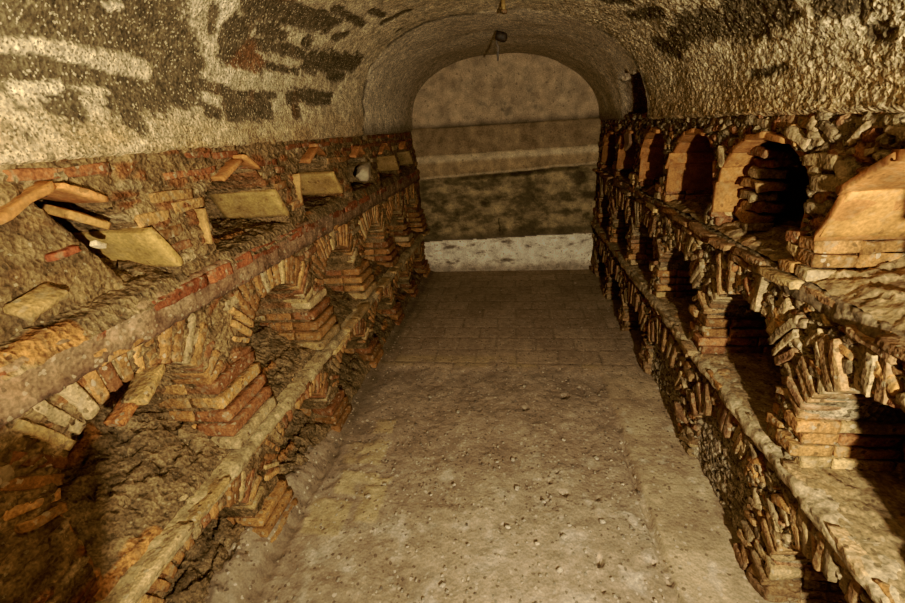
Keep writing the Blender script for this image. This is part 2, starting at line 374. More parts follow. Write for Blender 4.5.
def make_niche(side, row, i):
    o = OPEN[side, row][i]; s, P = frame(side); E = ED(side)
    rr = random.Random(hash((side == 'left', row == 'top', row == 'middle', i)) & 0xffff)
    r = random.Random(1000*(side == 'left')+100*('top', 'middle', 'bottom').index(row)+i)
    ym = (o['y0']+o['y1'])/2
    loc = P(ym, o['z0'], .02)
    t = thing('arched_niche', loc, LOOK[side, row, i], 'niche', f'{row} row niches of the {WNAME[side]}')
    NICHE[side, row, i] = t
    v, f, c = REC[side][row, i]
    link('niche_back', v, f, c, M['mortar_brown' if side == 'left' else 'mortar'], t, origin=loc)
    far = 1.0
    left = side == 'left'
    dep = o['depth']
    # ---- pier beyond the opening (its near face is the far side of the niche) and the near jamb
    nxt = OPEN[side, row][i+1]['y0'] if i < 5 else YB+.02
    pier_w = nxt-o['y1']
    B = Bricks(.0025 if left else .006, r.randint(0, 9999)); NJ = Bricks(.003 if left else .006, r.randint(0, 9999))
    ch = .056 if left else .043
    zc = max(o['z0'], 0.0)+ch*.45
    top = o['zs']-.01 if row != 'top' else (o['z0']+.07 if o['kind'] == 'arch' else o['z0']+.03)
    if left and row == 'top': top = o['z0']-1
    if (side, row, i) == ('right', 'top', 0): top = 1.25
    n = 0
    while zc < top:
        k = (top-zc)/max(.05, top-o['z0'])
        step = (.022*k if left else .006*k+.016)*(1 if row != 'bottom' else .7)
        if (side, row, i) == ('right', 'top', 0): step = .034
        fstep = (.042*k if left else .0)
        hz = ch*.40*r.uniform(.85, 1.05)
        front = .014+fstep if left else r.uniform(-.012, .022)
        y1 = o['y1']-step; y2 = min(nxt+step*.5, YB)
        # face brick
        dk = far*r.uniform(.85, 1.1)
        tnt = brick_tint(r, dk, .10 if left else .16)
        if left:
            B.add(P((y1+y2)/2, zc, .05-front/2+.0), (EY, E, EZ), ((y2-y1)/2, .05+front/2, hz), tnt)
        else:
            yc_ = (y1+y2)/2+r.uniform(-.03, .03); hz = ch*.44
            for (qa, qb) in ((y1, yc_-.004), (yc_+.004, y2)):
                f_ = r.uniform(-.016, .022)
                bt = row == 'bottom'
                u_, v_ = rot_in_plane(EY, EZ, r.gauss(0, .22 if bt else .02 if qa == y1 else .10))
                B.add(P((qa+qb)/2, zc+r.gauss(0, .003), .05-f_/2), (u_, E, v_), ((qb-qa)/2, .05+f_/2, hz), brick_tint(r, dk, .12, .5 if bt else .08), rough=.010 if bt else .0035)
        # bricks going into the niche
        dd = .10
        while dd < dep-.03:
            L = min(r.uniform(.12, .2), dep-dd+.02)
            B.add(P(y1+.05, zc, dd+L/2), (E, EY, EZ), (L/2-.002, .055, hz), brick_tint(r, dk*(1.15 if row == 'bottom' and not left else 1), .08, .7 if row == 'bottom' and not left else 0), rough=.009 if row == 'bottom' and not left else None)
            dd += L
        # near jamb
        yn = o['y0']+step*.6
        dd = .02
        while dd < dep-.05:
            L = r.uniform(.12, .2)
            NJ.add(P(yn-.045, zc, dd+L/2), (E, EY, EZ), (L/2-.002, .05, hz), brick_tint(r, dk))
            dd += L
        zc += ch
        n += 1
    B.build('brick_pier', M['brick'], t, loc)
    NJ.build('brick_jamb', M['brick'], t, loc)
    # ---- arch
    A = Bricks(.003 if left else .0045, r.randint(0, 9999))
    if o['kind'] == 'arch':
        a = (o['y1']-o['y0'])/2; b = o['zt']-o['zs']
        if row == 'top':      # flat tiles lining the arch
            m = 8
            for sg_ in (-1, 1):
                zl = o['z0']+.06; hz_ = (o['zs']-zl)/2+.01
                A.add(P(ym+sg_*(a-.016), zl+hz_, dep/2+(.035 if sg_ < 0 else 0)), (E, EZ, EY), (dep/2+.01, hz_, .012), np.array((.37, .20, .082))*r.uniform(.85, 1.1), rad=.4, rough=.003)
            an = [PI*(q+.5)/m for q in range(m)]
            for q, th in enumerate(an):
                yy = ym+(a-.026)*math.cos(th); zz = o['zs']+(b-.022)*math.sin(th)
                nn = np.array([0, math.cos(th)/a, math.sin(th)/b]); nn /= np.linalg.norm(nn)
                tt = np.array([0, -nn[2], nn[1]])
                seg = PI/m*math.hypot(a*math.sin(th), b*math.cos(th))
                out = r.uniform(-.014, .008) if th < PI*.62 else r.uniform(.02, .04)
                A.add(P(yy, zz, dep/2+out)+nn*.016, (E, tt, nn), (dep/2+.01, seg*.55, .012), np.array((.385, .205, .082))*far*r.uniform(.85, 1.1), rad=.5, rough=.004)
        else:
            m = 19 if left else 23
            for q in range(m):
                th = PI*(q+.5)/m
                yy = ym+a*math.cos(th); zz = o['zs']+b*math.sin(th)
                nn = np.array([0, math.cos(th)/a, math.sin(th)/b]); nn /= np.linalg.norm(nn)
                nn[2] += .18; nn /= np.linalg.norm(nn)
                tt = np.array([0, -nn[2], nn[1]])
                rl = (.075+.06*math.sin(th)) * (1 if row == 'middle' else .9)
                rl *= 1.3 if left else 1.25
                rl *= r.uniform(.85, 1.12)
                th_ = min(.018, PI/m*math.hypot(a*math.sin(th), b*math.cos(th))*(.38 if left else .43))*r.uniform(.85, 1.08)
                jut = r.uniform(-.006, .006) if left else r.uniform(-.018, .014)
                jut -= .002
                tw = r.gauss(0, .04 if left else .09)
                n2, t2 = rot_in_plane(nn, tt, tw)
                tn = brick_tint(r, far*r.uniform(.9, 1.1), .10 if left else .25, .05 if left else .42)
                A.add(P(yy, zz, .075+jut)+n2*rl/2, (n2, E, t2), (rl/2, .075, th_), tn)
                if dep > .2: A.add(P(yy, zz, .15+(dep-.14)/2)+nn*.05, (E, nn, tt), ((dep-.14)/2, .05, th_*1.15), brick_tint(r, far))
    else:
        Pl = o['P']
        for q in range(2 if left else 1, len(Pl)-3 if left else len(Pl)-2):
            (ya, za), (yb, zb) = Pl[q], Pl[q+1]
            L = math.hypot(yb-ya, zb-za)
            tt = np.array([0, (yb-ya)/L, (zb-za)/L]); nn = np.array([0, -tt[2], tt[1]])
            if left and q == 5: continue
            wd = .34 if not left else .16
            dd = (wd/2-.03) if not left else wd/2-.035
            th_ = .013 if not left else .0095
            tn = np.array((.42, .215, .088))*far*r.uniform(.85, 1.1)
            if left: tn = np.array((.46, .24, .10))*far*r.uniform(.8, 1.15)
            sag = r.uniform(-.012, .012)
            A.add(P((ya+yb)/2, (za+zb)/2+sag, dd+r.uniform(-.015, .01))+nn*(th_ if left else -.012), (E, tt, nn), (wd/2, L*.53, th_), tn, rad=.6, rough=.005)
    A.build('arch_tiles' if row == 'top' else 'brick_arch', M['brick'] if row != 'top' else M['tile'], t, loc)
    if (side, row, i) == ('right', 'top', 1):
        IB = Bricks(.009, 818); zz = o['z0']+.02
        while zz < o['zt']-.06:
            u_, v_ = rot_in_plane(EY, EZ, r.gauss(0, .12))
            IB.add(P(1.93-.25*max(0, zz-1.30)+r.uniform(-.02, .02), zz, .12+r.uniform(-.02, .02)), (u_, E, v_), (r.uniform(.035, .07), .05, .018), brick_tint(r, .9, .4)); zz += .042
        IB.build('broken_brick_stack', M['brick'], t, loc)
    # ---- sill / rubble fill inside
    if row == 'bottom' and side == 'right': return t
    if left and row == 'top': k0, k1, am = .0, .34 if i == 0 else .10, .018
    elif left and row == 'middle': k0, k1, am = .005, .75 if i == 0 else .5, .022
    elif left: k0, k1, am = .06, .55, .04
    elif row == 'middle': k0, k1, am = .0, .04, .007
    else: k0, k1, am = .0, (.35 if i == 0 else .10), .022
    ya, yb = o['y0']-.03, o['y1']+.03
    if o['kind'] == 'poly': ya, yb = o['y0']-.01, o['y1']+.01
    st_ = .010 if ym < 2.4 else .016
    yy = np.arange(ya, yb+.001, st_); dd = np.arange(-.02 if side == 'left' else .0, dep+.045, st_)
    Yg, Dg = np.meshgrid(yy, dd, indexing='ij')
    f1, f2, rnd = worley(Yg*(8 if left else 15)+.7*perlin(Yg*13, Dg*13, Yg*0)+i*9, Dg*(22 if left else 15)+.7*perlin(Yg*13, Dg*13, Yg*0+7))
    pil = sstep(.0, .16, f2-f1)
    Zg = o['z0']+k0+k1*np.clip(Dg-.015, 0, 1)*(1+.25*fbm(Yg, Dg, Yg*0+i, 5, 2))+am*(pil*(.2+rnd[..., 0])-.35)*sstep(-.02, .07, Dg)+am*.9*fbm(Yg, Dg, Yg*0+3+i, 8, 3)+(.010 if left else .005)*fbm(Yg, Dg, Yg*0+33+i, 34, 3, .7)
    Zg = Zg-.05*sstep(.005, -.02, Dg)
    # keep the heap under the crown
    Xg = face_x(side, Yg, Zg)+s*Dg
    cc = mix((.18, .13, .072), (.34, .255, .145), np.clip(rnd[..., 1]*.6+.2+.6*fbm(Yg, Dg, Yg*0+6, 8, 3), 0, 1))
    cc = np.where((rnd[..., 2] > .9)[..., None], np.array((.40, .22, .09)), cc)
    cc = mix(cc, np.array((.10, .08, .05)), (1-pil)*.55)*far*.92
    if side == 'right': cc = mix(cc, np.array((.45, .34, .20)), .5*np.ones_like(Yg))*far
    f = grid_faces(len(yy), len(dd))
    if s < 0: f = f[:, ::-1]
    link('rubble_fill' if left else 'niche_sill', np.stack([Xg, Yg, Zg], -1), f, cc.reshape(-1, 3), M['mortar_brown' if left else 'sill'], t, origin=loc)
    return t
for side in SIDES:
    for row in ('top', 'middle', 'bottom'):
        for i in range(6): make_niche(side, row, i)

# ------------------------------------------------------------------ brick courses showing in the wall faces
def courses(side):
    s, P = frame(side); E = ED(side); left = side == 'left'
    B = Bricks(.0035 if left else .0065, 5+left); r = random.Random(11+left)
    rows = []
    z = .10
    while z < 1.60:
        rows.append(z); z += .052 if left else .050
    for z in rows:
        for (la, lb) in (((1.04, 1.21) if left else (1.04, 1.13)), ((.43, .54) if left else (.48, .57))):
            if la < z < lb: break
        else:
            y = .45
            while y < YB:
                L = r.uniform(.09, .20) if z < 1.5 or not left else r.uniform(.13, .30); yc = y+L/2
                d = float(all_sd(side, np.array([yc]), np.array([z]))[0][0])
                dA = float(all_sd(side, np.array([y+.01]), np.array([z]))[0][0]); dB = float(all_sd(side, np.array([y+L-.01]), np.array([z]))[0][0])
                lim = .012 if z > 1.12 else .105
                p = .66 if left else .72
                if z > 1.5: p = .70
                if min(d, dA, dB) > lim and r.random() < p and yc < YB-.03:
                    a = r.gauss(0, .03 if left else .09)
                    u, v = rot_in_plane(EY, EZ, a)
                    jut = r.uniform(-.002, .007) if left else r.uniform(-.014, .018)
                    far = 1.0
                    tn = brick_tint(r, far*.9, .14 if left else .3, .1 if left else .5)
                    if z > 1.5 and left: tn = np.array((.25, .115, .055))*far*r.uniform(.8, 1.25); jut = -.002
                    if z > 1.5 and not left: jut = -.012
                    B.add(P(yc, z+r.gauss(0, .004), .055-jut), (u, E, v), (L/2-.004, .055, (.012 if z > 1.5 and left else .0165 if left else .019)*r.uniform(.8, 1.15)), tn)
                y += L+r.uniform(.004, .014)
    B.build('brick_courses', M['brick'], WALL[side])
for side in SIDES: courses(side)

# loose rubble stones bedded in the face of the wall with the dark niches
def facing_stones(side, n, lo, hi):
    s, P = frame(side); E = ED(side); B = Bricks(.010, 77); r = random.Random(5)
    k = 0
    while k < n:
        y = .5+(r.random()**1.5)*4.3; z = r.uniform(lo, hi)
        d = float(all_sd(side, np.array([y]), np.array([z]))[0][0])
        if d < .03: continue
        k += 1
        sz = r.uniform(.007, .022)
        u, v = rot_in_plane(EY, EZ, r.uniform(-.8, .8))
        c = np.array((.33, .25, .15))*r.uniform(.5, 1.25) if r.random() < .6 else brick_tint(r)
        B.add(P(y, z, .012), (u, E, v), (sz*r.uniform(1, 2.6), sz, sz*r.uniform(.5, .9)), c, rad=.5, rough=.007)
    B.build('facing_stones', M['brick'], WALL[side])
facing_stones('right', 850, .05, 1.54)

# ------------------------------------------------------------------ ledges
def ledge(num, side, z0, z1, prot, label, cols, seed, front_gap=.05, tilt=0.):
    s, P = frame(side); E = ED(side); r = random.Random(seed)
    left = side == 'left'
    # mortar bed: a rough bar
    ys = np.arange(.30, YB+.005, .011)
    prof = [(.10, z0), (-prot*.55, z0+.004), (-prot*.8, z0+.2*(z1-z0)), (-prot*.8, z0+.5*(z1-z0)), (-prot*.75, z1-.25*(z1-z0)), (-prot*.5, z1-.006), (-prot*.15, z1), (.05, z1+.004), (.14, z1)]
    pd = np.array([p[0] for p in prof]); pz = np.array([p[1] for p in prof])
    cum = np.concatenate([[0], np.cumsum(np.hypot(np.diff(pd), np.diff(pz)))]); tt_ = np.linspace(0, cum[-1], 34)
    pd = np.interp(tt_, cum, pd); pz = np.interp(tt_, cum, pz)
    Yg, Dg = np.meshgrid(ys, pd, indexing='ij'); _, Zg = np.meshgrid(ys, pz, indexing='ij')
    nz = .014*fbm(Yg, Zg, Dg, 24, 4, .6)+.012*fbm(Yg, Zg*0, Dg*0, 5, 2)
    if num == 3: Dg = np.where(Dg < 0, Dg*.3, Dg)
    Dn = Dg+nz; Zn = Zg+.010*fbm(Yg, Zg, Dg+9, 20, 3)+.008*fbm(Yg, Dg, Zg+5, 42, 3, .7)+tilt*(1.8-Yg)
    cc = mix(cols[0], cols[1], np.clip(.5+fbm(Yg, Zn, Dn, 9, 4), 0, 1))
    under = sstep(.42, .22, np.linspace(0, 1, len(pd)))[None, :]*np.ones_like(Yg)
    cc = mix(cc, np.array((.105, .075, .055)), under*.75)  # shade below the ledge, mixed into its underside colour
    X = face_x(side, Yg, Zn)+s*Dn
    f = grid_faces(len(ys), len(pd))
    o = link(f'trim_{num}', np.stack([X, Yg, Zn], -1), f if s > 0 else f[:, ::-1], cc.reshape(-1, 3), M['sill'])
    tag(o, label, 'ledge', kind='structure')
    B = Bricks(.004 if left else .006, seed)
    nc = 2
    for c in range(nc):
        hz = (z1-z0)/nc*.36
        z = z0+(c+.5)*(z1-z0)/nc
        y = .35+r.uniform(0, .1)
        while y < YB-.03:
            L = r.uniform(.12, .26); L = min(L, YB-.01-y)
            if r.random() > front_gap:
                far = 1.0
                jut = prot+r.uniform(-.012, .008) if left else prot+r.uniform(-.03, .012)
                if c == 0: jut -= .012
                u, v = rot_in_plane(EY, EZ, r.gauss(0, .012 if left else .05))
                tn = np.array(cols[2])*r.uniform(.7, 1.2)*far if r.random() < .75 else brick_tint(r, far)
                B.add(P(y+L/2, z+tilt*(1.8-y), .05-jut/2), (u, E, v), (L/2-.003, .05+jut/2, hz*r.uniform(.9, 1.1)), tn)
            y += L+r.uniform(.003, .012)
    B.build('brick_course', M['brick'], o)
    return o
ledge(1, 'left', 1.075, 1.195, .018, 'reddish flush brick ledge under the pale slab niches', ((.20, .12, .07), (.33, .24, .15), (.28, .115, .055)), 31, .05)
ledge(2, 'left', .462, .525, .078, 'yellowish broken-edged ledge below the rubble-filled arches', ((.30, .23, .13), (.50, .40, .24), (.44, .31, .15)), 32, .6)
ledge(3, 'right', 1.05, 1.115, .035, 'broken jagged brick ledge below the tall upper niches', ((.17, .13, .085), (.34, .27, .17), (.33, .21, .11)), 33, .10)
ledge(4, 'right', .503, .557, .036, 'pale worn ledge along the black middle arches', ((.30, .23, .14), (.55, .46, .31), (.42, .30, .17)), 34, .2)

# ------------------------------------------------------------------ vault
STROKES = [[-1.055,0.87,1.881,-1.005,1.32,1.951,0.146],[-1.069,1.0,1.845,-1.057,1.31,1.869,0.087],[-1.082,0.94,1.774,-1.079,1.2,1.791,0.061],[-1.088,1.04,1.727,-1.092,1.07,1.694,0.046],[-1.088,1.22,1.736,-1.081,1.51,1.766,0.061],[-1.06,1.4,1.841,-1.081,1.51,1.766,0.073],[-1.01,1.4,1.943,-1.057,1.54,1.857,0.055],[-1.096,1.23,1.699,-1.097,1.27,1.659,0.033],[-0.971,1.58,2.001,-1.01,1.6,1.95,0.024],[-0.925,1.73,2.048,-0.915,1.93,2.053,0.052],[-0.917,1.99,2.051,-0.88,2.39,2.081,0.048],[-0.888,1.91,2.073,-0.877,2.22,2.083,0.034],[-0.988,1.69,1.973,-0.975,1.79,1.989,0.046],[-0.975,1.86,1.991,-0.969,2.08,1.998,0.028],[-1.016,1.66,1.94,-1.001,2.29,1.962,0.028],[-1.036,1.69,1.896,-1.042,1.95,1.889,0.042],[-1.043,1.95,1.882,-1.04,2.3,1.888,0.018],[-1.018,1.84,1.938,-0.992,2.0,1.973,0.033],[-0.963,2.26,2.005,-0.968,2.3,1.998,0.038],[-0.852,2.21,2.098,-0.851,2.43,2.098,0.025],[-0.81,2.27,2.126,-0.803,2.67,2.128,0.027],[-0.912,2.5,2.054,-0.88,2.6,2.08,0.027],[-1.01,2.37,1.942,-0.968,3.0,1.999,0.065],[-1.033,2.67,1.907,-1.029,2.9,1.911,0.03],[-0.963,3.28,2.005,-0.958,3.36,2.012,0.035],[-0.722,2.57,2.166,-0.703,2.73,2.172,0.028],[-0.718,2.82,2.166,-0.593,2.85,2.205,0.037],[-0.714,3.11,2.169,-0.692,3.1,2.177,0.024],[-1.078,1.58,1.783,-1.081,1.77,1.769,0.02],[-1.083,1.77,1.762,-1.079,2.1,1.778,0.019],[-1.095,1.6,1.708,-1.091,1.66,1.695,0.029],[-1.089,1.73,1.721,-1.091,2.05,1.71,0.049],[-1.081,2.23,1.776,-1.075,2.39,1.793,0.038],[-1.072,2.39,1.807,-1.069,2.78,1.812,0.021],[-1.082,2.42,1.771,-1.079,2.76,1.779,0.021],[-1.089,2.29,1.725,-1.091,2.32,1.707,0.038],[0.773,1.44,1.837,0.787,1.31,1.814,0.04],[0.818,1.3,1.748,0.824,1.24,1.738,0.023],[0.7,2.23,1.936,0.755,1.88,1.864,0.066],[0.723,1.86,1.913,0.754,1.6,1.87,0.067],[0.766,1.9,1.848,0.775,1.73,1.836,0.04],[0.777,1.63,1.832,0.779,1.62,1.825,0.027],[0.829,1.88,1.71,0.83,1.66,1.71,0.015],[0.429,2.65,2.131,0.522,2.5,2.082,0.033],[0.566,2.64,2.054,0.625,2.34,2.01,0.045],[0.713,2.68,1.922,0.748,2.5,1.877,0.054],[0.72,2.41,1.915,0.713,2.05,1.92,0.071],[0.551,3.59,2.063,0.587,3.52,2.038,0.027],[0.746,1.32,1.88,0.775,1.19,1.843,0.067],[-1.073,0.93,1.817,-1.067,1.06,1.823,-0.018],[-1.067,1.06,1.823,-1.07,1.2,1.814,-0.024],[-1.07,1.2,1.814,-1.073,1.34,1.804,-0.029],[-1.089,0.94,1.735,-1.092,1.05,1.743,-0.015],[-1.09,1.13,1.743,-1.089,1.19,1.742,-0.012],[-1.094,1.11,1.719,-1.093,1.17,1.722,-0.012],[-1.025,1.2,1.929,-1.014,1.24,1.94,-0.012]]
def vault():
    ys = np.concatenate([np.arange(YF, .6, .04), np.arange(.6, 3.3, .0095), np.arange(3.3, YB+.03, .014)])
    na = 270
    th = np.linspace(0, PI, na)
    Yg, T = np.meshgrid(ys, th, indexing='ij')
    c = np.cos(T); sn = np.sin(T)
    pw = np.where(c < 0, 2.6, 2.05)
    rad = (np.abs(c)**pw+np.abs(sn)**pw)**(-1/pw)
    X0 = VC+VW*rad*c; Z0 = VZ+VH*rad*sn
    nx = c/VW; nz = sn/VH; ln = np.hypot(nx, nz); nx /= ln; nz /= ln     # outward
    # dark stripped patches
    P = np.stack([X0, Yg, Z0], -1)
    pos = np.full(Yg.shape, -1.0); neg = np.full(Yg.shape, -1.0)
    for S in STROKES:
        A = np.array(S[:3]); Bq = np.array(S[3:6]); R = S[6]
        e = Bq-A; t = np.clip(((P-A)@e)/max(1e-9, e@e), 0, 1)
        dist = np.linalg.norm(P-A-t[..., None]*e, axis=-1)
        v = 1-dist/abs(R)
        if R > 0: pos = np.maximum(pos, v)
        else: neg = np.maximum(neg, v)
    st = fbm(Yg*.6, T*3.4-Yg*.5, Yg*0, 9, 5, .65)
    fn = fbm(P[..., 0], Yg, Z0, 45, 3, .7)
    m = sstep(-.16, .22, pos+st*.75+fn*.95)
    m = m*(1-sstep(-.05, .2, neg+fn*.4))
    fleck = sstep(.18, .5, fn+.5*fbm(P[..., 0], Yg, Z0, 7, 3))*sstep(3.2, 2.2, Yg)*sstep(.0, .25, sn)
    rightish = sstep(.1, .6, c)
    # smooth later plaster at the far end, thicker than the rest
    edge = 3.16+.18*np.abs(c)**2*np.where(c < 0, 1, .0)+.10*fbm(Yg*0+T, T, T, 2.5, 3)
    sm = sstep(-.015, .015, Yg-edge)
    rough = (1-sm)
    lump = fbm(P[..., 0], Yg, Z0, 44, 3, .65); lump2 = fbm(P[..., 0], Yg, Z0, 105, 2, .6)
    slow = fbm(P[..., 0], Yg, Z0, 2.2, 3)
    amp = .0012+.0105*rightish
    out = slow*.022+rough*(lump*amp+lump2*amp*.75)+m*.006*rough-sm*.004+sm*.002*lump
    # plaster torn away over the far upper niches on one side
    tear = sstep(.0, .06, .47-T+.12*fbm(Yg, T, T, 5, 3)-.10*np.abs(Yg-3.5))*sstep(3.18, 3.24, Yg+.05*fbm(Yg, T, T, 8, 2))*sstep(4.05, 3.8, Yg+.4*T)
    out = out+tear*(.075+.03*fbm(P[..., 0], Yg, Z0, 24, 3))
    # bottom lip turned into the wall
    X = X0+nx*out; Z = Z0+nz*out
    lipL = sstep(.02, .0, PI-T); lipR = sstep(.02, .0, T)
    X = X-.07*lipL+.05*lipR
    Z = Z-.012*np.maximum(lipL, lipR)
    cream = mix((.52, .43, .28), (.74, .64, .45), np.clip(.5+fbm(P[..., 0], Yg, Z0, 9, 4), 0, 1))
    cream = mix(cream, (.40, .27, .13), sstep(.32, .02, sn)*.75*(.5+.5*sstep(-.2, .5, fbm(Yg, T, T, 6, 3)+.2)))     # ochre stain near the springing
    cream = cream*(1-.55*fleck*(.9-.3*rightish))[..., None]
    cream = cream*(1+.7*fn+.35*fbm(P[..., 0], Yg, Z0+3, 110, 2, .7))[..., None]
    dark = mix((.115, .094, .058), (.20, .162, .10), np.clip(.5+1.2*fn, 0, 1))
    red = sstep(.15, .4, fbm(P[..., 0], Yg, Z0, 5, 2)+.0)*sstep(1.6, 1.75, Yg)*sstep(2.4, 2.2, Yg)*(c < 0)
    dark = mix(dark, (.27, .15, .075), red*.8)
    col = mix(cream, dark, m*rough)
    smc = mix((.66, .57, .42), (.85, .75, .57), np.clip(.5+fbm(P[..., 0], Yg, Z0, 4, 4), 0, 1))
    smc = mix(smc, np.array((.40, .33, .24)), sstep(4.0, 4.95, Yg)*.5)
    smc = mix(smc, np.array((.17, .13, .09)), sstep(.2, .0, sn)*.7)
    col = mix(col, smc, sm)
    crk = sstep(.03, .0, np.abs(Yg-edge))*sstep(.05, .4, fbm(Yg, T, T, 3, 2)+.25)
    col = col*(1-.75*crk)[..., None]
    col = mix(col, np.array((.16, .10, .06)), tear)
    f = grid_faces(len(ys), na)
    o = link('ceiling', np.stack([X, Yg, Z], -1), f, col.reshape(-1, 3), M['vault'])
    tag(o, 'pecked cream plaster barrel vault with dark stripped patches', 'ceiling', kind='structure')
vault()

# ------------------------------------------------------------------ back wall
def back_wall():
    xs = np.arange(-1.16, .93, .010); zs = np.arange(-.05, 2.32, .008)
    X, Z = np.meshgrid(xs, zs, indexing='ij')
    w = .010*fbm(X, Z, X*0, 4, 3)
    tl = (X+1.1)/1.95
    lun = 1.597+w*.5
    gro = 1.065+.085*tl+w*1.4          # groove under the moulding
    mo1 = 1.315+.03*tl+w
    wh = .365+.055*tl+w*1.5            # top of the white skirting
    out = .004*fbm(X, Z, X*0, 18, 3)
    out = out+.030*sstep(lun+.006, lun-.006, Z)                     # wall below the lunette stands proud
    roll = np.clip((Z-gro)/(mo1-gro), 0, 1)
    out = out+np.where((Z > gro) & (Z < mo1), .045*np.sin(PI*roll)**.6, 0)
    out = out-.022*sstep(.03, .0, np.abs(Z-(gro-.025+.018*fbm(X, X*0, X*0, 5, 3))))*sstep(.25, .35, tl+.1)*sstep(.95, .8, tl)
    out = out+.02*sstep(wh+.008, wh-.008, Z)
    out = out+.010*fbm(X, Z, X*0+4, 7, 4)*sstep(gro, gro-.05, Z)
    n = fbm(X, Z, X*0+2, 5, 5, .6); n2 = fbm(X, Z, X*0+12, 16, 4, .65)
    lc = mix((.36, .28, .185), (.47, .385, .27), np.clip(.5+.8*n, 0, 1))
    lc = mix(lc, np.array((.24, .20, .14)), sstep(.08, .4, n+.45*n2)*sstep(.55, .2, np.hypot((X+.05)*.9, (Z-1.85)*1.3))*.8)
    lc = lc*(1-.5*sstep(.07, .0, Z-lun+.02*n2))[..., None]
    bd = mix((.22, .165, .10), (.33, .255, .155), np.clip(.5+n+.4*n2, 0, 1))
    rl = mix((.30, .225, .13), (.44, .345, .21), np.clip(.5+.7*n2, 0, 1)*(.4+.6*roll))
    rl = mix(rl, np.array((.60, .51, .36)), sstep(.055, .015, np.abs(Z-(mo1-.035)))*.7+sstep(.022, .005, np.abs(Z-gro-.015))*.6)
    ms = fbm(X*.6, Z*1.3, X*0+31, 6, 5, .6)
    md = mix((.125, .10, .062), (.38, .305, .18), sstep(.05, .95, .45+1.5*ms+.4*n2))
    md = mix(md, (.15, .12, .08), sstep(.55, .44, Z)*.0+sstep(.12, .0, Z-wh)*.75)
    wc = mix((.22, .18, .125), (.78, .70, .57), sstep(.10, .60, .66+1.4*fbm(X*.8, Z*2, X*0+51, 6, 5, .65)))
    wc = mix(wc, (.25, .20, .14), sstep(.16, .02, Z+.12*n)*.7)
    col = np.where((Z > lun)[..., None], lc, bd)
    col = np.where((Z < mo1)[..., None], rl, col)
    col = np.where((Z < gro)[..., None], md, col)
    col = np.where((Z < wh)[..., None], wc, col)
    dk = sstep(.035, .0, np.abs(Z-(gro-.025+.018*fbm(X, X*0, X*0, 5, 3))))*sstep(.25, .35, tl+.1)*sstep(.95, .8, tl)
    col = col*(1-.6*dk)[..., None]
    crack = sstep(.012, .0, np.abs(X-(-.18+.05*fbm(Z, Z*0, Z*0, 9, 3))))*(Z < .62)*(Z > .46)
    col = col*(1-.7*crack)[..., None]
    f = grid_faces(len(xs), len(zs))[:, ::-1]
    o = link('wall_back', np.stack([X, YB+.03-out, Z], -1), f, col.reshape(-1, 3)*1.25, M['smooth'])
    tag(o, 'plastered back wall with arched top, rounded band and whitish skirting', 'wall', kind='structure')
back_wall()

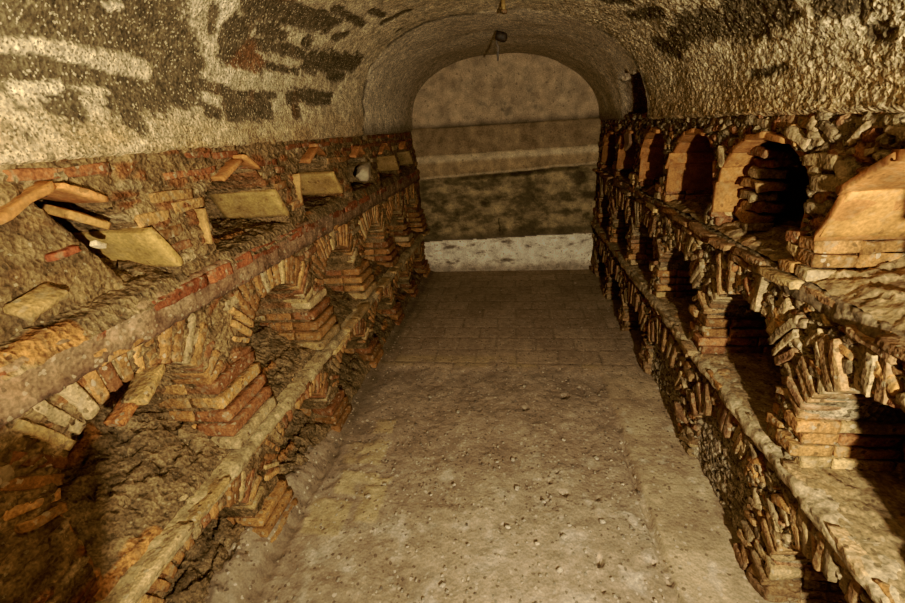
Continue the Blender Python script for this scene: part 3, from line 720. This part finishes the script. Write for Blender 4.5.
# ------------------------------------------------------------------ floor
def floor():
    xs = np.arange(-1.44, 1.28, .0105); ys = np.concatenate([np.arange(YF, .9, .04), np.arange(.9, 2.6, .0105), np.arange(2.6, YB+.06, .014)])
    X, Y = np.meshgrid(xs, ys, indexing='ij')
    z0 = X*0
    n5 = fbm(X, Y, z0, 5, 4); n20 = fbm(X, Y, z0+3, 20, 3); n2 = fbm(X, Y, z0+9, 1.6, 3)
    tiled_far = sstep(2.66, 2.78, Y+.10*n5)
    wavy = .57+.02*fbm(Y, z0, z0, 3, 2)
    strip = sstep(-.004, .006, X-wavy)*sstep(2.9, 2.5, Y)
    # earth between the two tile borders: dips a little in front, lumpy
    earth = (1-tiled_far)*(1-strip)
    Z = .014*n5*earth+.006*n20*earth+.012*n2*earth-.012*earth
    Z = Z-.022*sstep(.022, .0, np.abs(X-wavy+.012))*sstep(2.3, 1.9, Y)*sstep(-.2, .25, fbm(Y, z0, z0+5, 6, 2)+.15)
    # holes and short cracks in the earth
    for hx, hy, hr, st in ((.20, 1.75, .018, 2), (.16, 1.70, .018, 2), (.37, 1.60, .016, 2.5), (.33, 1.54, .016, 2.5), (.56, 1.22, .018, 1.5), (.52, 1.29, .02, 1.3), (.32, 1.28, .026, 1), (-.22, 2.25, .012, 1), (.05, 2.27, .022, .8), (.30, 2.41, .018, .5), (.31, 1.16, .014, 2), (.50, 1.70, .012, 2), (.22, 1.62, .022, .5)):
        dd = np.hypot((X-hx+.02*n20)*st*1.3, (Y-hy+.04*n20))
        Z = Z-.05*sstep(hr*.9, hr*.35, dd)
    # earth heaped along the foot of the slab wall, with a gutter in front of it
    bank = sstep(-.93, -1.10, X+.05*n5)
    Z = Z+bank*(.07+.05*n5+.03*n20)*sstep(2.2, 1.5, Y)+bank*.03
    Z = Z-.020*sstep(.035, .0, np.abs(X+.985+.02*n5))*sstep(2.1, 1.8, Y)
    rise = sstep(.80, .98, X)*.012*(1+n20)
    Z = Z+rise+.0022*fbm(X, Y, z0+30, 60, 2)
    ec = mix((.275, .214, .153), (.375, .303, .222), np.clip(.5+.9*n5+.35*n20, 0, 1))
    ec = mix(ec, np.array((.43, .355, .265)), sstep(.0, .5, .55-np.hypot(X-.0, (Y-1.2)*.8)+.2*n5)*.65)
    sp = fbm(X, Y, z0+70, 55, 2)
    chalk = sstep(.10, .45, fbm(X, Y, z0+60, 7, 4, .6)+.12*sstep(2.0, 1.4, Y)-.06)*sstep(2.4, 1.6, Y)
    ec = mix(ec, np.array((.52, .46, .37)), chalk*.55+.6*sstep(.36, .52, sp+.25*chalk))
    # tiles: courses across the far end, border strips along both sides
    def tiles(u, v, lu, lv, jit):
        row = np.floor(v/lv); uu = u+(row % 2)*lu*.5
        iu = np.floor(uu/lu); fu = uu-iu*lu; fv = v-row*lv
        g = np.minimum(np.minimum(fu, lu-fu), np.minimum(fv, lv-fv))
        h = _W[(_P[(iu.astype(np.int64)*3+5+jit) & 511]+row.astype(np.int64)*7) & 511]
        return g, h
    g, h = tiles(X+.02*n5, Y+.015*n5, .30, .20, 0)
    tc = mix((.315, .24, .165), (.45, .352, .245), np.clip(.25+.6*h[..., 0]+.6*n5, 0, 1))
    first = sstep(.10, .05, np.abs(Y-2.82+.02*n5))*sstep(.62, .5, X)*(h[..., 1] > .35)
    tc = mix(tc, np.array((.46, .36, .21)), first*.75*sstep(-.2, .2, n5+.2))
    tc = mix(tc, np.array((.20, .155, .105)), sstep(.010, .003, g)*.5)
    Z = Z-.004*sstep(.010, .002, g)*tiled_far
    col = mix(ec, tc, tiled_far*.85)
    g2, h2 = tiles(Y+.02*n5, X-.57, .34, .60, 3)
    sc = mix((.31, .24, .165), (.50, .405, .28), np.clip(.5+1.3*n5+.5*n20+.3*(h2[..., 0]-.5), 0, 1))
    sc = mix(sc, np.array((.62, .55, .44)), sstep(.2, .45, fbm(X, Y, z0+90, 9, 4, .6))*.7)
    sc = mix(sc, np.array((.25, .19, .12)), sstep(.010, .002, g2)*.4)
    col = mix(col, sc, strip)
    # worn yellow tiles showing through beside the gutter
    for (tx0, tx1, ty0, ty1) in ((-.95, -.76, 1.30, 1.50), (-.88, -.68, 1.53, 1.68), (-.73, -.62, 1.38, 1.66), (-.93, -.84, 1.74, 1.92), (-.84, -.70, 1.74, 1.93), (-.83, -.71, 1.99, 2.13)):
        e = np.minimum(np.minimum(X-tx0, tx1-X), np.minimum(Y-ty0, ty1-Y))+.018*n20+.014*n5
        k = sstep(-.004, .010, e)*sstep(-.35, .15, n5+.35*n20+.25)
        col = mix(col, mix((.40, .31, .185), (.50, .40, .25), np.clip(.5+n20, 0, 1)), k*.85)
        Z = Z+.004*k
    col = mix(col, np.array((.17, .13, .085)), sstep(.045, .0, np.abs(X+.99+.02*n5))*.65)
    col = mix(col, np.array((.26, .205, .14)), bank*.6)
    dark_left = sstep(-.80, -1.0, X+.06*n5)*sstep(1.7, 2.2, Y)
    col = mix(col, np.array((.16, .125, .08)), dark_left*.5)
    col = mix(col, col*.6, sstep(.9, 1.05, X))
    f = grid_faces(len(xs), len(ys))
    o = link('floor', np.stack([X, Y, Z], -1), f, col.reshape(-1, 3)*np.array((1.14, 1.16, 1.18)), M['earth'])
    tag(o, 'trodden earth floor with worn tile borders and tiled far end', 'floor', kind='structure')
floor()

# ------------------------------------------------------------------ loose things
def slab(i, y, z_top, z_bot, y_bot, d0, d1, label, tint, thick=.014, side='left'):
    """flat terracotta slab leaning at the far side of an upper niche, its edge to the room"""
    s, P = frame(side); E = ED(side)
    if side == 'left': y -= .028; y_bot -= .024
    a = P(y, z_top, 0); b = P(y_bot, z_bot, 0)
    up = (a-b); L = np.linalg.norm(up); up /= L
    nrm = np.cross(E, up); nrm /= np.linalg.norm(nrm)
    c = (P(y, z_top, (d0+d1)/2)+P(y_bot, z_bot, (d0+d1)/2))/2
    B = Bricks(.0035, 900+i)
    B.add(c, (E, up, nrm), ((d1-d0)/2, L/2, thick), np.array(tint), rad=.35)
    base = P(y_bot, z_bot, (d0+d1)/2)
    o = B.build('terracotta_slab', M['tile'], None, base)
    tag(o, label, 'slab', 'slabs standing in the upper niches')
slab(0, 1.165, 1.375, 1.25, 1.225, -.03, .30, 'broadest pale slab, jutting from the front rubble-filled low niche', (.45, .31, .125))
slab(1, 1.905, 1.385, 1.262, 1.965, -.02, .30, 'pale oblong slab in the niche under the bent tile', (.43, .30, .125))
slab(2, 2.605, 1.395, 1.265, 2.675, -.02, .30, 'squarish pale slab, third along from the front', (.42, .29, .12))
slab(4, 4.0, 1.40, 1.27, 4.06, -.03, .25, 'short dull slab, second from the back wall', (.36, .25, .11))
slab(5, 4.64, 1.395, 1.27, 4.69, -.02, .24, 'small dull slab beside the back wall corner', (.33, .235, .11))
slab(9, 1.262, 1.40, 1.262, 1.328, -.02, .36, 'bright orange slab lining the big niche opposite the pale slabs', (.45, .255, .10), .015, 'right')

def tile_bit(name, c, ax, half, tint, label, cat, seed, mat='tile', group=None, rough=.004, rad=.4):
    B = Bricks(rough, seed); B.add((0, 0, 0), ax, half, tint, rad=rad)
    o = B.build(name, M[mat], None, (0, 0, 0)); o.location = c
    return tag(o, label, cat, group)
s_, PL = frame('left'); EL = ED('left')
def axes(u, n):
    u = np.array(u, float); u /= np.linalg.norm(u); n = np.array(n, float); n -= u*(n@u); n /= np.linalg.norm(n)
    return (u, np.cross(n, u), n)
tile_bit('upright_tile', PL(1.385, 1.33, .0), axes((0, .1, 1), (0, 1, 0)), (.062, .018, .009), (.42, .27, .12), 'narrow upright tile edge between the first two pale slabs', 'tile', 1)
tile_bit('upright_tile', PL(2.13, 1.36, .0), axes((0, .12, 1), (0, 1, 0)), (.070, .018, .009), (.40, .255, .115), 'narrow upright tile edge just before the squarish slab', 'tile', 2)
tile_bit('tile_fragment', PL(1.00, 1.44, .03), axes((0, .8, -.45), (.3, .4, 1)), (.055, .045, .012), (.48, .29, .12), 'small orange tile fragment leaning above the broadest slab', 'tile', 3)
tile_bit('brick_fragment', PL(.925, 1.365, .05), axes((0, 1, .12), (0, 0, 1)), (.038, .025, .010), (.32, .12, .06), 'dark red brick fragment lying in front low niche rubble', 'brick', 4, 'brick')
tile_bit('stone_chip', PL(.99, 1.37, .0), axes((-.3, 1, -.5), (0, 0, 1)), (.022, .008, .007), (.66, .56, .38), 'thin whitish chip beside the broadest slab', 'stone', 5, 'stone')
tile_bit('stone_block', PL(.80, 1.285, .015), axes((0, 1, .25), (.5, 0, 1)), (.055, .03, .012), (.34, .235, .11), 'yellowish block at the front end of the rubble slope', 'stone', 6, 'brick', rough=.004, rad=.7)
tile_bit('stone_lump', PL(3.22, 1.34, .02), axes((-.2, 1, .25), (0, 0, 1)), (.13, .05, .045), (.52, .44, .31), 'pale stone lump in the slabless dark niche', 'stone', 7, 'stone', rough=.014, rad=.9)
tile_bit('brick_fragment', PL(1.03, .92, .075), axes((-.25, 1, .30), (0, 0, 1)), (.075, .035, .016), (.46, .31, .14), 'yellow brick lying under the crown of the half-shadowed arch', 'brick', 8, 'brick')
tile_bit('brick_fragment', PL(.94, .88, .085), axes((-.1, 1, .35), (0, 0, 1)), (.045, .03, .014), (.42, .20, .08), 'orange brick piece beside the yellow brick in the half-shadowed arch', 'brick', 9, 'brick')
s_, PR = frame('right'); ER = ED('right')
tile_bit('broken_tile', PR(3.72, 1.44, -.005), axes((0, .55, .8), (1, .3, .2)), (.075, .055, .012), (.30, .20, .12), 'broken tile hanging askew over the narrow far niches', 'tile', 10)

# iron hook hanging from the vault, and the rusty stub nearer the camera
def tube(path, rad, name, mat, tint, parent, origin, seg=8):
    path = np.asarray(path, float); n = len(path); V = []
    for k in range(n):
        t = path[min(n-1, k+1)]-path[max(0, k-1)]; t /= np.linalg.norm(t)
        a = np.cross(t, (0.3, 1, .1)); a /= np.linalg.norm(a); b = np.cross(t, a)
        rr = rad[k] if hasattr(rad, '__len__') else rad
        for q in range(seg): V.append(path[k]+rr*(a*math.cos(2*PI*q/seg)+b*math.sin(2*PI*q/seg)))
    F = []
    for k in range(n-1):
        for q in range(seg): F.append([k*seg+q, k*seg+(q+1) % seg, (k+1)*seg+(q+1) % seg, (k+1)*seg+q])
    V += [path[0], path[-1]]
    for q in range(0, seg, 2):
        F.append([n*seg, (q+2) % seg, (q+1) % seg, q]); F.append([n*seg+1, (n-1)*seg+q, (n-1)*seg+q+1, (n-1)*seg+(q+2) % seg])
    return link(name, np.array(V), np.array(F), np.repeat(np.array([tint]), len(V), 0), mat, parent, origin=origin)
hb = np.array((-.115, 3.80, 2.25))
hk = thing('iron_hook', hb, 'small dark iron hook hanging from the vault crown before the back wall', 'hook')
Bq = Bricks(.004, 60); Bq.add(hb+np.array((.016, 0, -.045)), axes((1, 0, -.25), (0, 0, 1)), (.046, .036, .030), (.07, .055, .04), rad=.9); Bq.build('anchor_plate', M['iron'], hk, hb)
tube([hb+np.array(p) for p in ((-.014, 0, .01), (-.016, 0, -.04), (-.020, 0, -.085), (-.006, 0, -.115), (-.010, 0, -.155), (-.012, 0, -.205))], [.006, .007, .007, .010, .011, .006], 'hook_shank', M['iron'], (.20, .17, .13), hk, hb)
sb = np.array((-.063, 2.98, 2.25))
sk = thing('iron_stub', sb, 'rusty yellowish iron stub sticking from the crown at the picture top', 'hook')
tube([sb+np.array(p) for p in ((0, 0, .02), (0, 0, -.02), (.004, .0, -.045), (.006, 0, -.06))], [.011, .013, .012, .006], 'stub_rod', M['iron'], (.34, .24, .09), sk, sb, 10)
Bq = Bricks(.004, 61); Bq.add(sb+np.array((.006, 0, -.052)), axes((1, 0, .1), (0, 0, 1)), (.017, .015, .012), (.20, .13, .06), rad=.9); Bq.build('stub_nut', M['iron'], sk, sb)

# pale stone chips lying on the earth: the larger ones one by one
r = random.Random(21)
spots = [(-.14, 1.84), (-.10, 1.79), (-.02, 1.81), (.03, 1.44), (.08, 1.33), (.27, 1.31), (.19, 1.37), (-.09, 1.06), (.51, 2.42), (.22, 1.43), (.42, 1.43), (-.33, 3.73), (-.60, 3.07), (.49, 1.68),
         (.36, 1.46), (-.04, 1.40), (-.45, 1.27), (-.40, 1.55), (-.62, 1.70), (-.30, 1.62), (.10, 2.10), (-.35, 2.20), (.12, 1.55), (.25, 1.98), (-.2, 1.30), (-.55, 2.35), (.35, 1.20), (.16, 1.22), (-.28, 1.12), (.0, 1.62), (-.7, 1.52), (-.64, 1.6), (.40, 1.85), (.05, 2.5), (.62, 4.5), (-.15, 4.3)]
chip0 = None
for k, (x, y) in enumerate(spots):
    sz = r.uniform(.004, .010)
    if chip0 is None:
        B = Bricks(.16, 303); B.add((0, 0, 0), (EY, np.array([1., 0, 0]), EZ), (1.3, 1.0, .6), (.60, .54, .43), rad=.95)
        o = B.build('stone_chip', M['stone'], None, (0, 0, 0)); chip0 = o
    else:
        o = chip0.copy(); C.objects.link(o)
    o.location = (x, y, .001); o.scale = (sz, sz, sz*r.uniform(.5, .8)); o.rotation_euler = (0, 0, r.uniform(0, 6.28))
    tag(o, 'small pale stone chip lying loose on the earth floor', 'stone', 'pale stone chips on the floor')
# finer grit nobody could count
def grit():
    B = Bricks(.0012, 404); r = random.Random(8)
    for k in range(520):
        x = r.uniform(-.9, .8); y = 1.0+2.2*r.random()**1.4; z = -.008
        sz = r.uniform(.0022, .0055)
        c = np.array((.52, .46, .36))*r.uniform(.45, 1.15)
        B.add((x, y, z+sz*.5), (EY, np.array([1., 0, 0]), EZ), (sz*r.uniform(1, 1.8), sz, sz*.5), c, rad=.9)
    o = B.build('grit', M['stone'], None, (0, 0, 0)); o['kind'] = 'stuff'
    tag(o, 'fine grit and crumbs strewn over the earth floor', 'grit')
grit()

# ------------------------------------------------------------------ entrance end behind the camera
def front_end():
    xs = np.arange(-1.2, .95, .06); zs = np.arange(-.05, 2.33, .06)
    X, Z = np.meshgrid(xs, zs, indexing='ij')
    o = link('wall_front', np.stack([X, YF+.04*fbm(X, Z, X*0, 4, 3), Z], -1), grid_faces(len(xs), len(zs)), np.repeat(np.array([[.2, .16, .1]]), X.size, 0), M['mortar'])
    tag(o, 'rough entrance wall behind the viewer', 'wall', kind='structure')
    # unseen blocker, added to shadow the near lower end of the left wall
    th = np.linspace(0, 2*PI, 25)
    z = [0, .4, .7, .92, 1.00, 1.06, 1.11, 1.155, 1.20, 1.24, 1.275, 1.285]
    yr = [.15, .15, .15, .15, .155, .185, .205, .215, .205, .18, .13, .0]
    V = []
    for zz, q in zip(z, yr):
        for t in th: V.append((-.14+(.05 if q > 0 else 0)*math.cos(t), -.225+q*math.sin(t), zz))
    V = np.array(V); V += .006*np.stack([fbm(V[:, 0]+k, V[:, 1], V[:, 2], 8, 2) for k in range(3)], 1)
    o = link('shadow_blocker', V, grid_faces(len(z), 25), np.repeat(np.array([[.25, .2, .13]]), len(V), 0), M['mortar'])
    tag(o, 'unseen blocker added behind the viewer to shadow the near left wall', 'light blocker', kind='structure')
front_end()

# ------------------------------------------------------------------ camera and light
R = np.array([[0.9897560711776547, 0.005374935995534194, 0.14266754932365405], [0.1304210637246503, 0.3724825579976012, -0.9188291952939318], [-0.05807982183085668, 0.928023627959228, 0.36796586831591926]])
cd = bpy.data.cameras.new('camera'); cam = bpy.data.objects.new('camera', cd); C.objects.link(cam)
cd.sensor_fit = 'HORIZONTAL'; cd.sensor_width = 36; cd.lens = 440.3186*36/905; cd.clip_start = .02
mw = Matrix.Identity(4)
for i in range(3):
    for j in range(3): mw[i][j] = float(R[i, j])
mw.translation = (0, 0, 1.6)
cam.matrix_world = mw
bpy.context.scene.camera = cam
ld = bpy.data.lights.new('work_lamp', 'SPOT'); ld.energy = 258; ld.color = (1.0, .882, .70); ld.shadow_soft_size = .022
ld.spot_size = math.radians(178); ld.spot_blend = 1.0
lo = bpy.data.objects.new('work_lamp', ld); lo.location = (.50, -.55, 1.38); C.objects.link(lo)
from mathutils import Vector
lo.rotation_euler = (Vector((-.25, 4.9, 2.2))-lo.location).to_track_quat('-Z', 'Y').to_euler()
w = bpy.data.worlds.new('world'); bpy.context.scene.world = w; w.use_nodes = True
w.node_tree.nodes['Background'].inputs[0].default_value = (.9, .75, .55, 1); w.node_tree.nodes['Background'].inputs[1].default_value = .004
bpy.context.scene.view_settings.view_transform = 'Standard'
bpy.context.scene.cycles.max_bounces = 4; bpy.context.scene.cycles.diffuse_bounces = 2
vs = bpy.context.scene.view_settings
vs.use_curve_mapping = True
cm = vs.curve_mapping; cv = cm.curves[3]
for px, py in ((.012, .002), (.03, .013), (.07, .048), (.22, .24)): cv.points.new(px, py)
cm.update()
